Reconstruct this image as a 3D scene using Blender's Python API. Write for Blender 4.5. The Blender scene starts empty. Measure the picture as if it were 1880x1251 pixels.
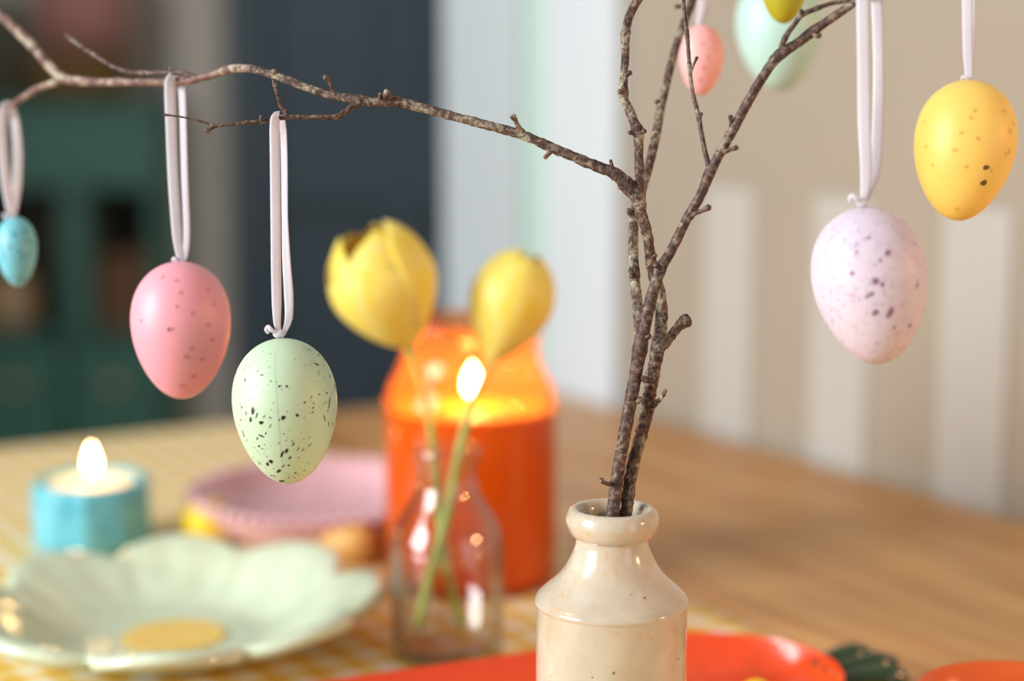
import bpy, math, random
from mathutils import Vector, Matrix, Quaternion, noise
R = math.radians
random.seed(7)
SC = bpy.context.scene
COL = SC.collection

# ------------------------------------------------------------------ camera
LENS = 60.0
F = LENS / 36.0 * 1880.0            # focal length in pixels of the 1880x1251 frame
PITCH = R(8.5)
TZ = 0.75                           # table top height
CAMP = Vector((0, 0, TZ + 0.288))
cam_d = bpy.data.cameras.new('camera'); cam = bpy.data.objects.new('camera', cam_d); COL.objects.link(cam)
cam_d.lens = LENS; cam_d.sensor_width = 36.0; cam_d.clip_start = 0.02
cam.location = CAMP; cam.rotation_euler = (R(90) - PITCH, 0, 0)
cam_d.dof.use_dof = True; cam_d.dof.focus_distance = 0.652; cam_d.dof.aperture_fstop = 3.0
cam_d.dof.aperture_blades = 0
SC.camera = cam
# ------------------------------------------------------------------ world, light, exposure
W = bpy.data.worlds.new('world'); SC.world = W; W.use_nodes = True
W.node_tree.nodes['Background'].inputs['Color'].default_value = (0.97, 0.97, 1.0, 1)
W.node_tree.nodes['Background'].inputs['Strength'].default_value = 0.36
def area(name, loc, target, sx, sy, power, col):
    d = bpy.data.lights.new(name, 'AREA'); d.shape = 'RECTANGLE'; d.size = sx; d.size_y = sy
    d.energy = power; d.color = col
    o = bpy.data.objects.new(name, d); COL.objects.link(o); o.location = loc
    o.rotation_euler = (Vector(target) - Vector(loc)).to_track_quat('-Z', 'Y').to_euler()
    return o
# daylight through the two casements of the window in the left wall, and a glazed door behind the camera
area('window_daylight', (-2.16, 0.04, 1.76), (0, 0.04, 1.76), 0.62, 1.46, 64, (0.97, 0.99, 1.0))
area('window_daylight', (-2.16, -0.68, 1.76), (0, -0.68, 1.76), 0.62, 1.46, 64, (0.97, 0.99, 1.0))
area('glazed_door_daylight', (1.75, -1.0, 1.0), (0.0, -0.1, 1.0), 0.9, 1.9, 7, (1.0, 0.97, 0.93))
fill_d = bpy.data.lights.new('warm_fill', 'POINT'); fill_d.energy = 34; fill_d.color = (1.0, 0.50, 0.20); fill_d.shadow_soft_size = 0.05  # unseen point light, added to give the eggs' right sides their orange glow
lo = bpy.data.objects.new('warm_fill', fill_d); COL.objects.link(lo); lo.location = (1.55, 0.30, 1.30)
SC.view_settings.view_transform = 'Standard'; SC.view_settings.look = 'None'
SC.view_settings.gamma = 1.0; SC.view_settings.use_curve_mapping = False
SC.view_settings.exposure = 0.10
SC.cycles.use_denoising = True
SC.cycles.max_bounces = 12; SC.cycles.transmission_bounces = 12; SC.cycles.transparent_max_bounces = 24
SC.cycles.diffuse_bounces = 4; SC.cycles.glossy_bounces = 4
SC.cycles.sample_clamp_indirect = 6.0
SC.cycles.caustics_refractive = False; SC.cycles.caustics_reflective = False

# ------------------------------------------------------------------ geometry helpers
FW = Vector((0, math.cos(PITCH), -math.sin(PITCH))); UP = Vector((0, math.sin(PITCH), math.cos(PITCH))); RT = Vector((1, 0, 0))
def ray(px, py): return FW + RT * ((px - 940) / F) + UP * ((625.5 - py) / F)
def at(px, py, d): return CAMP + ray(px, py) * d                 # measured point at depth d
def on(px, py, z):                                               # measured point on the level z
    r = ray(px, py); return CAMP + r * ((z - CAMP.z) / r.z)
def lin(c):
    c = c / 255.0
    return c / 12.92 if c <= 0.04045 else ((c + 0.055) / 1.055) ** 2.4
def rgb(r, g, b): return (lin(r), lin(g), lin(b), 1.0)

def link(name, verts, faces, mats, parent=None, loc=None, smooth=True, mat_idx=None):
    m = bpy.data.meshes.new(name); off = Vector(loc) if loc is not None else Vector((0, 0, 0))
    m.from_pydata([tuple(Vector(v) - off) for v in verts], [], faces)
    for mt in (mats if isinstance(mats, (list, tuple)) else [mats]): m.materials.append(mt)
    if smooth: m.polygons.foreach_set('use_smooth', [True] * len(m.polygons))
    if mat_idx: m.polygons.foreach_set('material_index', mat_idx)
    m.validate(); m.update()
    o = bpy.data.objects.new(name, m); COL.objects.link(o)
    if parent is not None: o.parent = parent
    elif loc is not None: o.location = off
    return o
def tag(o, label=None, cat=None, group=None, kind=None):
    if label: o['label'] = label
    if cat: o['category'] = cat
    if group: o['group'] = group
    if kind: o['kind'] = kind
    return o
def thing(name, label, cat, loc=(0, 0, 0), group=None, rot=0):
    o = bpy.data.objects.new(name, None); COL.objects.link(o); o.location = loc; o.rotation_euler = (0, 0, rot)
    o.empty_display_size = 0.02
    return tag(o, label, cat, group)

class MB:
    def __init__(s): s.v = []; s.f = []
    def add(s, v, f):
        n = len(s.v); s.v += [Vector(p) for p in v]; s.f += [tuple(i + n for i in q) for q in f]; return s
    def box(s, lo, hi, ch=0.0):
        x0, y0, z0 = lo; x1, y1, z1 = hi
        if ch <= 0:
            v = [(x0,y0,z0),(x1,y0,z0),(x1,y1,z0),(x0,y1,z0),(x0,y0,z1),(x1,y0,z1),(x1,y1,z1),(x0,y1,z1)]
            return s.add(v, [(3,2,1,0),(4,5,6,7),(0,1,5,4),(1,2,6,5),(2,3,7,6),(3,0,4,7)])
        v = []; c = ch                                     # box with chamfered edges
        for z, i in ((z0, c), (z0 + c, 0), (z1 - c, 0), (z1, c)):
            v += [(x0+i+c,y0+i,z),(x1-i-c,y0+i,z),(x1-i,y0+i+c,z),(x1-i,y1-i-c,z),(x1-i-c,y1-i,z),(x0+i+c,y1-i,z),(x0+i,y1-i-c,z),(x0+i,y0+i+c,z)]
        f = [tuple(reversed(range(8))), tuple(range(24, 32))]
        for k in range(3):
            for j in range(8): f.append((k*8+j, k*8+(j+1)%8, k*8+8+(j+1)%8, k*8+8+j))
        return s.add(v, f)
    def lathe(s, prof, seg=64, c=(0,0,0), cap0=True, cap1=True, rf=None):
        v = []; f = []
        for (r, z) in prof:
            for j in range(seg):
                a = 2*math.pi*j/seg; rr = r * (rf(a, z) if rf else 1)
                v.append((c[0]+rr*math.cos(a), c[1]+rr*math.sin(a), c[2]+z))
        for k in range(len(prof)-1):
            for j in range(seg): f.append((k*seg+j, k*seg+(j+1)%seg, (k+1)*seg+(j+1)%seg, (k+1)*seg+j))
        if cap0: f.append(tuple(reversed(range(seg))))
        if cap1: f.append(tuple(range((len(prof)-1)*seg, len(prof)*seg)))
        return s.add(v, f)
    def tube(s, pts, rad, seg=10, rough=0.0, nscale=400.0, cap=True):
        n = len(pts); v = []; f = []
        t0 = (pts[1]-pts[0]).normalized(); nrm = t0.orthogonal().normalized(); prev = t0
        for i in range(n):
            t = (pts[min(i+1,n-1)] - pts[max(i-1,0)]).normalized()
            q = prev.rotation_difference(t); nrm = (q @ nrm).normalized(); prev = t
            b = t.cross(nrm)
            for j in range(seg):
                a = 2*math.pi*j/seg; dvec = nrm*math.cos(a)+b*math.sin(a); p = pts[i]+dvec*rad[i]
                if rough: p = pts[i] + dvec*rad[i]*(1+rough*noise.noise(p*nscale)+0.5*rough*noise.noise(p*nscale*2.7))
                v.append(p)
        for k in range(n-1):
            for j in range(seg): f.append((k*seg+j, k*seg+(j+1)%seg, (k+1)*seg+(j+1)%seg, (k+1)*seg+j))
        if cap:
            c0 = len(v); v.append(pts[0]-t0*rad[0]*0.5); v.append(pts[-1]+prev*rad[-1]*0.6)
            for j in range(seg):
                f.append((c0, (j+1)%seg, j)); f.append((c0+1, (n-1)*seg+j, (n-1)*seg+(j+1)%seg))
        return s.add(v, f)
    def build(s, name, mat, parent=None, loc=None, smooth=True): return link(name, s.v, s.f, mat, parent, loc, smooth)

def spline(pts, rad, step):
    """Catmull-Rom through pts, resampled about every `step` metres."""
    P = [pts[0]*2-pts[1]] + list(pts) + [pts[-1]*2-pts[-2]]; op = []; orr = []
    for i in range(1, len(P)-2):
        n = max(2, int((P[i+1]-P[i]).length/step))
        for k in range(n):
            t = k/n; a, b, c, d = P[i-1], P[i], P[i+1], P[i+2]
            op.append(0.5*((2*b)+(c-a)*t+(2*a-5*b+4*c-d)*t*t+(3*b-a-3*c+d)*t**3))
            orr.append(rad[i-1]*(1-t)+rad[i]*t)
    op.append(pts[-1]); orr.append(rad[-1])
    return op, orr

# ------------------------------------------------------------------ materials
class M:
    """A small node-tree builder around one Principled BSDF."""
    def __init__(s, name, color=(0.8,0.8,0.8,1), rough=0.5, **kw):
        s.m = bpy.data.materials.new(name); s.m.use_nodes = True; s.t = s.m.node_tree; s.N = s.t.nodes; s.L = s.t.links
        s.b = s.N['Principled BSDF']; s.b.inputs['Base Color'].default_value = color; s.b.inputs['Roughness'].default_value = rough
        for k, v in kw.items(): s.b.inputs[k.replace('_', ' ')].default_value = v
        s.tc = None
    def coord(s, kind='Object', scale=(1,1,1), rot=(0,0,0)):
        if s.tc is None: s.tc = s.N.new('ShaderNodeTexCoord')
        mp = s.N.new('ShaderNodeMapping'); mp.inputs['Scale'].default_value = scale; mp.inputs['Rotation'].default_value = rot
        s.L.new(s.tc.outputs[kind], mp.inputs['Vector']); return mp.outputs['Vector']
    def noise(s, vec, scale, detail=4, rough=0.6, dist=0.0):
        n = s.N.new('ShaderNodeTexNoise'); n.inputs['Scale'].default_value = scale; n.inputs['Detail'].default_value = detail
        n.inputs['Roughness'].default_value = rough; n.inputs['Distortion'].default_value = dist; s.L.new(vec, n.inputs['Vector']); return n.outputs['Fac']
    def voro(s, vec, scale, out='Distance', rnd=1.0):
        n = s.N.new('ShaderNodeTexVoronoi'); n.inputs['Scale'].default_value = scale; n.inputs['Randomness'].default_value = rnd
        s.L.new(vec, n.inputs['Vector']); return n.outputs[out]
    def ramp(s, fac, stops):
        n = s.N.new('ShaderNodeValToRGB'); e = n.color_ramp.elements
        while len(e) < len(stops): e.new(0.5)
        for k, (p, c) in enumerate(stops): e[k].position = p; e[k].color = c
        s.L.new(fac, n.inputs['Fac']); return n.outputs['Color']
    def mix(s, fac, a, b, mode='MIX'):
        n = s.N.new('ShaderNodeMix'); n.data_type = 'RGBA'; n.blend_type = mode
        for v, i in ((fac, 0), (a, 6), (b, 7)):
            if hasattr(v, 'is_linked'): s.L.new(v, n.inputs[i])
            else: n.inputs[i].default_value = v
        return n.outputs[2]
    def math(s, op, a, b=0.0):
        n = s.N.new('ShaderNodeMath'); n.operation = op
        for v, i in ((a, 0), (b, 1)):
            if hasattr(v, 'is_linked'): s.L.new(v, n.inputs[i])
            else: n.inputs[i].default_value = v
        return n.outputs[0]
    def col(s, sock): s.L.new(sock, s.b.inputs['Base Color']); return s
    def bump(s, h, strength=0.3, dist=0.001):
        n = s.N.new('ShaderNodeBump'); n.inputs['Strength'].default_value = strength; n.inputs['Distance'].default_value = dist
        s.L.new(h, n.inputs['Height']); s.L.new(n.outputs['Normal'], s.b.inputs['Normal']); return s
    def out(s, shader): s.L.new(shader, s.N['Material Output'].inputs['Surface'])

BW = ((0,0,0,1), (1,1,1,1))
def plain(name, c, rough=0.5, var=0.06, scale=40, **kw):
    """one colour with a faint mottling"""
    m = M(name, c, rough, **kw); n = m.noise(m.coord(), scale, 3)
    lo = tuple(x*(1-var) for x in c[:3])+(1,); hi = tuple(min(1, x*(1+var)) for x in c[:3])+(1,)
    m.col(m.ramp(n, [(0.3, lo), (0.7, hi)])); return m.m

# bark
m = M('bark', rough=0.72); v = m.coord()
base = m.ramp(m.noise(v, 480, 6, 0.72), [(0.36, rgb(28,18,18)), (0.47, rgb(70,48,42)), (0.57, rgb(112,88,74)), (0.68, rgb(176,154,130))])
lich = m.ramp(m.noise(v, 95, 5, 0.65, 0.6), [(0.50, BW[0]), (0.60, BW[1])])
fine = m.ramp(m.noise(v, 700, 3, 0.6), [(0.35, BW[0]), (0.6, BW[1])])
lf = m.math('MULTIPLY', m.math('MULTIPLY', lich, fine), 0.9)
m.col(m.mix(lf, base, rgb(184,176,150)))
m.bump(m.noise(v, 600, 5, 0.7), 0.9, 0.0008); BARK = m.m
m = M('young_bark', rough=0.6); v = m.coord()
base = m.ramp(m.noise(v, 480, 6, 0.72), [(0.37, rgb(34,20,20)), (0.50, rgb(76,52,44)), (0.66, rgb(142,114,96))])
m.col(m.mix(m.math('MULTIPLY', m.ramp(m.noise(v, 120, 4), [(0.56, BW[0]), (0.64, BW[1])]), 0.6), base, rgb(150,140,118)))
m.bump(m.noise(v, 500, 4), 0.7, 0.0006); BARK2 = m.m
m = M('pale_bark', rough=0.65); v = m.coord()
base = m.ramp(m.noise(v, 260, 5, 0.65), [(0.33, rgb(72,46,40)), (0.50, rgb(118,86,76)), (0.68, rgb(152,124,108))])
m.col(m.mix(m.math('MULTIPLY', m.ramp(m.noise(v, 110, 4), [(0.52, BW[0]), (0.60, BW[1])]), 0.8), base, rgb(176,164,142)))
m.bump(m.noise(v, 500, 4), 0.7, 0.0006); BARK3 = m.m
# stoneware glaze
m = M('stoneware_glaze', rough=0.16, Coat_Weight=0.5, Coat_Roughness=0.06); v = m.coord()
base = m.ramp(m.noise(v, 55, 5, 0.6), [(0.3, rgb(184,170,148)), (0.55, rgb(197,184,163)), (0.75, rgb(208,197,180))])
streak = m.ramp(m.noise(m.coord(scale=(1,1,0.12)), 130, 4), [(0.52, BW[0]), (0.75, BW[1])])
base = m.mix(m.math('MULTIPLY', streak, 0.42), base, rgb(190,160,118))
stain = m.math('MULTIPLY', m.ramp(m.noise(v, 42, 4, 0.7, 1.0), [(0.57, BW[0]), (0.66, BW[1])]), m.ramp(m.noise(v, 420, 3), [(0.45, BW[0]), (0.6, BW[1])]))
base = m.mix(m.math('MULTIPLY', stain, 0.55), base, rgb(200,150,80))
vd = m.voro(v, 150); vc = m.voro(v, 150, 'Color')
dots = m.math('MULTIPLY', m.math('LESS_THAN', vd, 0.085), m.math('GREATER_THAN', vc, 0.52))
base = m.mix(m.math('MULTIPLY', dots, 0.8), base, rgb(88,62,40)); m.col(base)
m.bump(m.noise(v, 240, 3), 0.06, 0.001); STONE = m.m
# pine boards, cloth, ceramics
m = M('oiled_pine', rough=0.42); v = m.coord(scale=(0.9, 9, 9)); v2 = m.coord(scale=(0.5, 16, 16))
g1 = m.ramp(m.noise(v, 3.0, 6, 0.62, 1.2), [(0.26, rgb(162,104,54)), (0.45, rgb(202,146,86)), (0.62, rgb(218,168,106)), (0.8, rgb(226,184,126))])
g2 = m.ramp(m.noise(v2, 9.0, 4, 0.6), [(0.4, (0.80,0.74,0.66,1)), (0.62, (1,1,1,1))])
m.col(m.mix(1.0, g1, g2, 'MULTIPLY')); m.bump(m.noise(v2, 12, 3), 0.08, 0.001); PINE = m.m
m = M('yellow_gingham', rough=0.85); v = m.coord()
sx = m.N.new('ShaderNodeSeparateXYZ'); m.L.new(v, sx.inputs[0])
def stripe(ax, per):
    return m.math('LESS_THAN', m.math('FRACT', m.math('MULTIPLY', m.math('ADD', sx.outputs[ax], 5.0), 1.0/per)), 0.5)
f = m.math('MULTIPLY', m.math('ADD', stripe(0, 0.022), stripe(1, 0.022)), 0.5)
m.col(m.ramp(f, [(0.0, rgb(242,232,220)), (0.5, rgb(236,208,136)), (1.0, rgb(230,180,60))]))
m.bump(m.noise(v, 900, 2), 0.15, 0.0006); GINGHAM = m.m
def egg_mat(name, c, rough=0.46, sss=0.35, mott=None, amt=0.3, mscale=260):
    m = M(name, c, rough, Subsurface_Weight=sss, Subsurface_Radius=(0.010, 0.006, 0.004), Subsurface_Scale=0.6); v = m.coord()
    b = m.ramp(m.noise(v, 60, 3), [(0.3, tuple(x*0.96 for x in c[:3])+(1,)), (0.7, c)])
    if mott:
        f = m.math('MULTIPLY', m.ramp(m.noise(v, mscale, 4, 0.7), [(0.52, BW[0]), (0.68, BW[1])]), m.ramp(m.noise(v, 70, 3), [(0.4, BW[0]), (0.65, BW[1])]))
        b = m.mix(m.math('MULTIPLY', f, amt), b, mott)
    m.col(b); m.bump(m.noise(v, 500, 2), 0.04, 0.0005); return m.m
EG_GREEN = egg_mat('egg_pale_green', rgb(190,214,182), mott=rgb(140,165,128), amt=0.25, mscale=900)
EG_PINK = egg_mat('egg_pink', rgb(234,160,172)); EG_LILAC = egg_mat('egg_lilac', rgb(214,200,212), mott=rgb(140,104,140), amt=0.75, mscale=420)
EG_YEL = egg_mat('egg_yellow', rgb(246,206,104)); EG_BLUE = egg_mat('egg_blue', rgb(120,196,208), mott=rgb(60,140,160), amt=0.7, mscale=420)
EG_PINK2 = egg_mat('egg_blush', rgb(238,176,172)); EG_MINT = egg_mat('egg_mint', rgb(182,216,204)); EG_OLIVE = egg_mat('egg_olive', rgb(172,162,30))
EG_TAN = egg_mat('egg_tan', rgb(226,176,96), mott=rgb(150,100,50), amt=0.6); EG_BRIGHT = egg_mat('egg_bright_yellow', rgb(246,212,20))
SP_DARK = plain('speck_plum', rgb(40,12,18), 0.4); SP_PINK = plain('speck_rose', rgb(214,134,140), 0.4); SP_LILAC = plain('speck_violet', rgb(140,102,128), 0.4)
SP_OCH = plain('speck_ochre', rgb(226,180,80), 0.4); SP_OLV = plain('speck_moss', rgb(96,84,20), 0.4); SP_BLUE = plain('speck_teal', rgb(60,130,150), 0.4)
# ribbon: woven, lets some light through
m = M('organza_ribbon', rgb(236,232,238), 0.6); v = m.coord()
tr = m.N.new('ShaderNodeBsdfTranslucent'); tr.inputs['Color'].default_value = rgb(240,236,242)
mx = m.N.new('ShaderNodeMixShader'); mx.inputs[0].default_value = 0.42
m.L.new(m.b.outputs[0], mx.inputs[1]); m.L.new(tr.outputs[0], mx.inputs[2]); m.out(mx.outputs[0])
m.col(m.ramp(m.noise(m.coord(scale=(1,1,4)), 1500, 2), [(0.3, rgb(212,206,216)), (0.65, rgb(246,243,247))])); RIBBON = m.m
# tulips
m = M('tulip_petal', rgb(246,206,40), 0.45); v = m.coord()
tr = m.N.new('ShaderNodeBsdfTranslucent'); tr.inputs['Color'].default_value = rgb(252,200,20)
mx = m.N.new('ShaderNodeMixShader'); mx.inputs[0].default_value = 0.22
m.L.new(m.b.outputs[0], mx.inputs[1]); m.L.new(tr.outputs[0], mx.inputs[2]); m.out(mx.outputs[0])
m.col(m.ramp(m.noise(m.coord(scale=(1,1,0.25)), 160, 4), [(0.3, rgb(252,230,60)), (0.7, rgb(255,243,146))])); PETAL = m.m
STEM = plain('tulip_stem', rgb(156,172,76), 0.45, 0.15, 80)
# glass, water, orange jar
def thin_glass(name, tint, ior, edge=1.0):
    m = M(name); tp = m.N.new('ShaderNodeBsdfTransparent'); tp.inputs['Color'].default_value = tint
    gl = m.N.new('ShaderNodeBsdfGlossy'); gl.inputs['Roughness'].default_value = 0.03
    lw = m.N.new('ShaderNodeLayerWeight'); lw.inputs['Blend'].default_value = 0.5
    fr = m.math('ADD', m.math('MULTIPLY', m.math('POWER', lw.outputs['Facing'], 3.0), ior), 0.055)
    m.L.new(m.ramp(lw.outputs['Facing'], [(0.55, tint), (0.97, tuple(x*edge for x in tint[:3])+(1,))]), tp.inputs['Color'])
    mx = m.N.new('ShaderNodeMixShader'); m.L.new(fr, mx.inputs[0]); m.L.new(tp.outputs[0], mx.inputs[1]); m.L.new(gl.outputs[0], mx.inputs[2]); m.out(mx.outputs[0]); return m.m
GLASS = thin_glass('clear_glass', (0.97, 0.96, 0.96, 1), 0.75, 0.55); WATER = thin_glass('water', (0.97, 0.97, 0.95, 1), 0.2)
m = M('orange_glass', rgb(245,110,20), 0.1)
tp = m.N.new('ShaderNodeBsdfTransparent'); tp.inputs['Color'].default_value = (1.0, 0.86, 0.60, 1)
tl = m.N.new('ShaderNodeBsdfTranslucent'); tl.inputs['Color'].default_value = rgb(255,146,78)
gl = m.N.new('ShaderNodeBsdfGlossy'); gl.inputs['Roughness'].default_value = 0.05
lw = m.N.new('ShaderNodeLayerWeight'); lw.inputs['Blend'].default_value = 0.5
fr = m.math('ADD', m.math('MULTIPLY', m.math('POWER', lw.outputs['Facing'], 4.0), 0.5), 0.03)
a1 = m.N.new('ShaderNodeMixShader'); a1.inputs[0].default_value = 0.34
m.L.new(tp.outputs[0], a1.inputs[1]); m.L.new(tl.outputs[0], a1.inputs[2])
a2 = m.N.new('ShaderNodeMixShader'); m.L.new(fr, a2.inputs[0]); m.L.new(a1.outputs[0], a2.inputs[1]); m.L.new(gl.outputs[0], a2.inputs[2])
m.out(a2.outputs[0]); JARGLASS = m.m
WAX_O = M('orange_wax', rgb(222,172,48), 0.45, Subsurface_Weight=0.3, Subsurface_Radius=(0.05, 0.02, 0.006), Subsurface_Scale=0.6).m
WAX_P = M('cream_wax', rgb(250,222,204), 0.4, Subsurface_Weight=0.7, Subsurface_Radius=(0.02, 0.010, 0.006), Subsurface_Scale=0.6).m
def emis(name, c, s):
    m = M(name); e = m.N.new('ShaderNodeEmission'); e.inputs['Color'].default_value = c; e.inputs['Strength'].default_value = s; m.out(e.outputs[0]); return m.m
FLAME = emis('tealight_flame', (1.0, 0.62, 0.24, 1), 55); FLAME_J = emis('jar_candle_flame', (1.0, 0.72, 0.40, 1), 190); WICK = plain('wick', rgb(40,30,24), 0.9)
m = M('blue_glaze', rough=0.2); v = m.coord()
m.col(m.ramp(m.noise(v, 70, 4), [(0.3, rgb(74,168,192)), (0.7, rgb(124,206,222))])); m.bump(m.voro(v, 90), 0.4, 0.002); BLUEGLAZE = m.m
m = M('green_glaze', rough=0.06, Coat_Weight=0.4, Coat_Roughness=0.05); v = m.coord()
m.col(m.ramp(m.noise(v, 45, 4), [(0.3, rgb(200,216,184)), (0.7, rgb(218,231,204))])); m.bump(m.noise(v, 300, 1), 0.22, 0.002); GREENGLAZE = m.m
GOLD = M('gold_lustre', rgb(228,200,112), 0.4, Metallic=0.0).m
PINKGLAZE = plain('pink_glaze', rgb(224,180,186), 0.25, 0.05)
REDGLAZE = plain('orange_red_glaze', rgb(220,72,24), 0.34, 0.05, 60, Coat_Weight=0.3)
LEAFGLAZE = plain('dark_green_glaze', rgb(38,62,30), 0.16, 0.2, 90, Coat_Weight=0.4)
BOWLGLAZE = plain('orange_bowl_glaze', rgb(228,104,36), 0.22, 0.05)
# room
PLASTER = plain('beige_wall_paint', rgb(162,150,132), 0.8, 0.03, 4); LIGHTBOARD = plain('light_board_paint', rgb(182,177,167), 0.7, 0.02, 6)
WHITEPAINT = plain('white_gloss_paint', rgb(210,218,222), 0.45, 0.02, 6); MINTPAINT = plain('mint_paint', rgb(186,214,200), 0.5, 0.02, 6)
GREYWHITE = plain('pale_grey_paint', rgb(188,197,200), 0.5, 0.02, 6)
NAVY = plain('navy_paint', rgb(58,80,93), 0.5, 0.05, 6); GREYPAINT = plain('warm_grey_paint', rgb(196,194,184), 0.6, 0.03, 6)
TEAL = plain('teal_paint', rgb(62,116,102), 0.5, 0.08, 8); DARKIN = plain('dark_cupboard_interior', rgb(60,58,46), 0.8, 0.15, 8)
FLOORM = plain('floorboards', rgb(120,90,64), 0.6, 0.1, 6); CEIL = plain('ceiling_paint', rgb(225,225,222), 0.9, 0.02, 4)
BROWN = plain('brown_crate', rgb(120,88,60), 0.7, 0.12, 20); CLAY = plain('pink_clay', rgb(176,128,118), 0.7, 0.08, 20); BEIGEJ = plain('beige_stoneware', rgb(200,172,136), 0.5, 0.06, 20)
OCHRE = plain('ochre_wicker', rgb(118,94,46), 0.8, 0.15, 40); MARKER = plain('olive_tin', rgb(78,84,66), 0.5, 0.1, 20)

# ------------------------------------------------------------------ the table frame of reference
C0 = on(1000, 715, TZ); C1 = on(1880, 960, TZ)
E1 = (C0 - C1); E1.z = 0; E1.normalize(); E2 = Vector((-E1.y, E1.x, 0))        # E1 away from the camera along the table, E2 to its left
ANG = math.atan2(E1.y, E1.x)
def tb(a, b, z): return Vector((C0.x, C0.y, 0)) + E1*a + E2*b + Vector((0, 0, z))
TROT = ANG

# ------------------------------------------------------------------ setting
o = MB().box((-2.3, -2.9, -0.05), (1.9, 4.5, 0.0)).build('floor', FLOORM, smooth=False); tag(o, kind='structure')
o = MB().box((-2.3, 4.25, 0), (1.9, 4.35, 2.6)).build('wall_back', GREYPAINT, smooth=False); tag(o, kind='structure')
# wall beside the table, running along its right edge
def along(name, a0, a1, b0, b1, z0, z1, mat, parent=None, ch=0.0):
    """upright slab laid out in the table's own directions (a along E1, b along E2)"""
    mb = MB().box((a0, b0, z0), (a1, b1, z1), ch); v = [tb(p.x, p.y, p.z) for p in mb.v]
    return link(name, v, mb.f, mat, parent, smooth=False)
wr = along('wall_right', -1.1, -0.095, -0.16, -0.03, 0, 2.6, PLASTER); tag(wr, kind='structure')
def a_of(px):                        # distance along the wall face where the sight line through px meets it
    best = None
    for k in range(4000):
        a = -2.0 + k*0.0007; p = tb(a, -0.028, TZ+0.1) - CAMP
        u = 940 + F*p.x/(p.dot(FW)) if p.dot(FW) > 0.1 else 1e9
        if best is None or abs(u-px) < best[0]: best = (abs(u-px), a)
    return best[1]
bounds = [a_of(p) for p in (1292, 1385, 1504, 1612, 1724, 1815)]
w = bounds[0]-bounds[1]; pitch = (bounds[0]-bounds[4])/2
print('boards', bounds, w, pitch)
for k in range(-1, 6):
    a0 = bounds[0] - pitch*k
    if a0 > -0.12 or a0-pitch*0.5 < -1.09: continue
    along('board', a0-pitch*0.47, a0, -0.031, -0.027, 0.12, TZ+0.205, LIGHTBOARD, wr, 0.0015)
o = along('trim_1', -0.095, 0.025, -0.16, -0.012, 0, 2.6, WHITEPAINT, ch=0.004); tag(o, kind='structure')
o = along('trim_2', 0.025, 0.075, -0.16, -0.022, 0, 2.6, MINTPAINT, ch=0.003); tag(o, kind='structure')
o = along('trim_3', 0.075, 0.225, -0.16, -0.014, 0, 2.6, GREYWHITE, ch=0.004); tag(o, kind='structure')
# navy panelled door in the far wall
def fx(px, y): return (px-940)/F * y/ math.cos(PITCH) * 1.0
dY = 4.22
dl, dr = fx(432, dY), fx(432, dY)+0.86
door = MB().box((dl, dY-0.02, 0.0), (dr, dY+0.03, 2.15)).build('door_1', NAVY, smooth=False); tag(door, kind='structure')
for (x0, x1, z0, z1) in ((dl, dl+0.11, 0, 2.15), (dr-0.11, dr, 0, 2.15), ((dl+dr)/2-0.05, (dl+dr)/2+0.05, 0, 2.15)):
    MB().box((x0, dY-0.05, z0), (x1, dY-0.02, z1), 0.008).build('stile', NAVY, door, smooth=False)
for (z0, z1) in ((0, 0.22), (0.74, 0.98), (2.02, 2.15)):
    MB().box((dl+0.11, dY-0.048, z0), (dr-0.11, dY-0.02, z1), 0.008).build('rail', NAVY, door, smooth=False)
o = MB().box((fx(338, dY), dY-0.07, 0), (dl, dY+0.03, 2.3), 0.01).build('trim_4', GREYPAINT, smooth=False); tag(o, kind='structure')
o = MB().box((dl, dY-0.07, 2.15), (dr, dY+0.03, 2.3), 0.01).build('trim_5', GREYPAINT, smooth=False); tag(o, kind='structure')
# left wall with the window the daylight comes through
wl = MB()
for lo_, hi_ in (((-2.3,-2.9,0),(-2.2,-1.06,2.6)), ((-2.3,0.42,0),(-2.2,4.35,2.6)), ((-2.3,-1.06,0),(-2.2,0.42,0.98)), ((-2.3,-1.06,2.52),(-2.2,0.42,2.6))): wl.box(lo_, hi_)
o = wl.build('wall_left', PLASTER, smooth=False); tag(o, kind='structure')
wn = MB().box((-2.25,-1.06,0.98),(-2.15,0.42,1.02),0.005).build('window_1', WHITEPAINT, smooth=False); tag(wn, kind='structure')
for y in (-1.04, -0.32, 0.40): MB().box((-2.24, y-0.03, 1.02), (-2.12, y+0.03, 2.52), 0.004).build('mullion', WHITEPAINT, wn, smooth=False)
for z in (1.5, 2.0): MB().box((-2.17, -1.01, z-0.012), (-2.13, 0.37, z+0.012), 0.003).build('glazing_bar', WHITEPAINT, wn, smooth=False)

# ------------------------------------------------------------------ teal dresser far left, and what stands on it
DY = 3.95
def dx(px): return (px-940)/F*DY/math.cos(PITCH)
def dz(py): return (CAMP + ray(940, py)*(DY/ray(940, py).y)).z
dres = thing('dresser', 'teal painted dresser with open shelves against the far wall', 'dresser', (dx(40), DY+0.13, 0))
X0, X1 = dx(-240), dx(302)
L = dres.location
def dpart(name, lo_, hi_, mat, ch=0.006): return MB().box(lo_, hi_, ch).build(name, mat, dres, loc=L, smooth=False)
zs0, zs1, zs2, ztop = dz(612), dz(505), dz(345), dz(205)
dpart('side_panel', (X0, DY, 0), (X0+0.03, DY+0.27, ztop), TEAL); dpart('side_panel', (X1-0.03, DY, 0), (X1, DY+0.27, ztop), TEAL)
dpart('back_panel', (X0+0.03, DY+0.25, 0), (X1-0.03, DY+0.27, ztop), DARKIN, 0)
dpart('top', (X0-0.01, DY-0.01, ztop), (X1+0.01, DY+0.27, ztop+0.025), TEAL)
nsh = dz(612)
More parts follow.
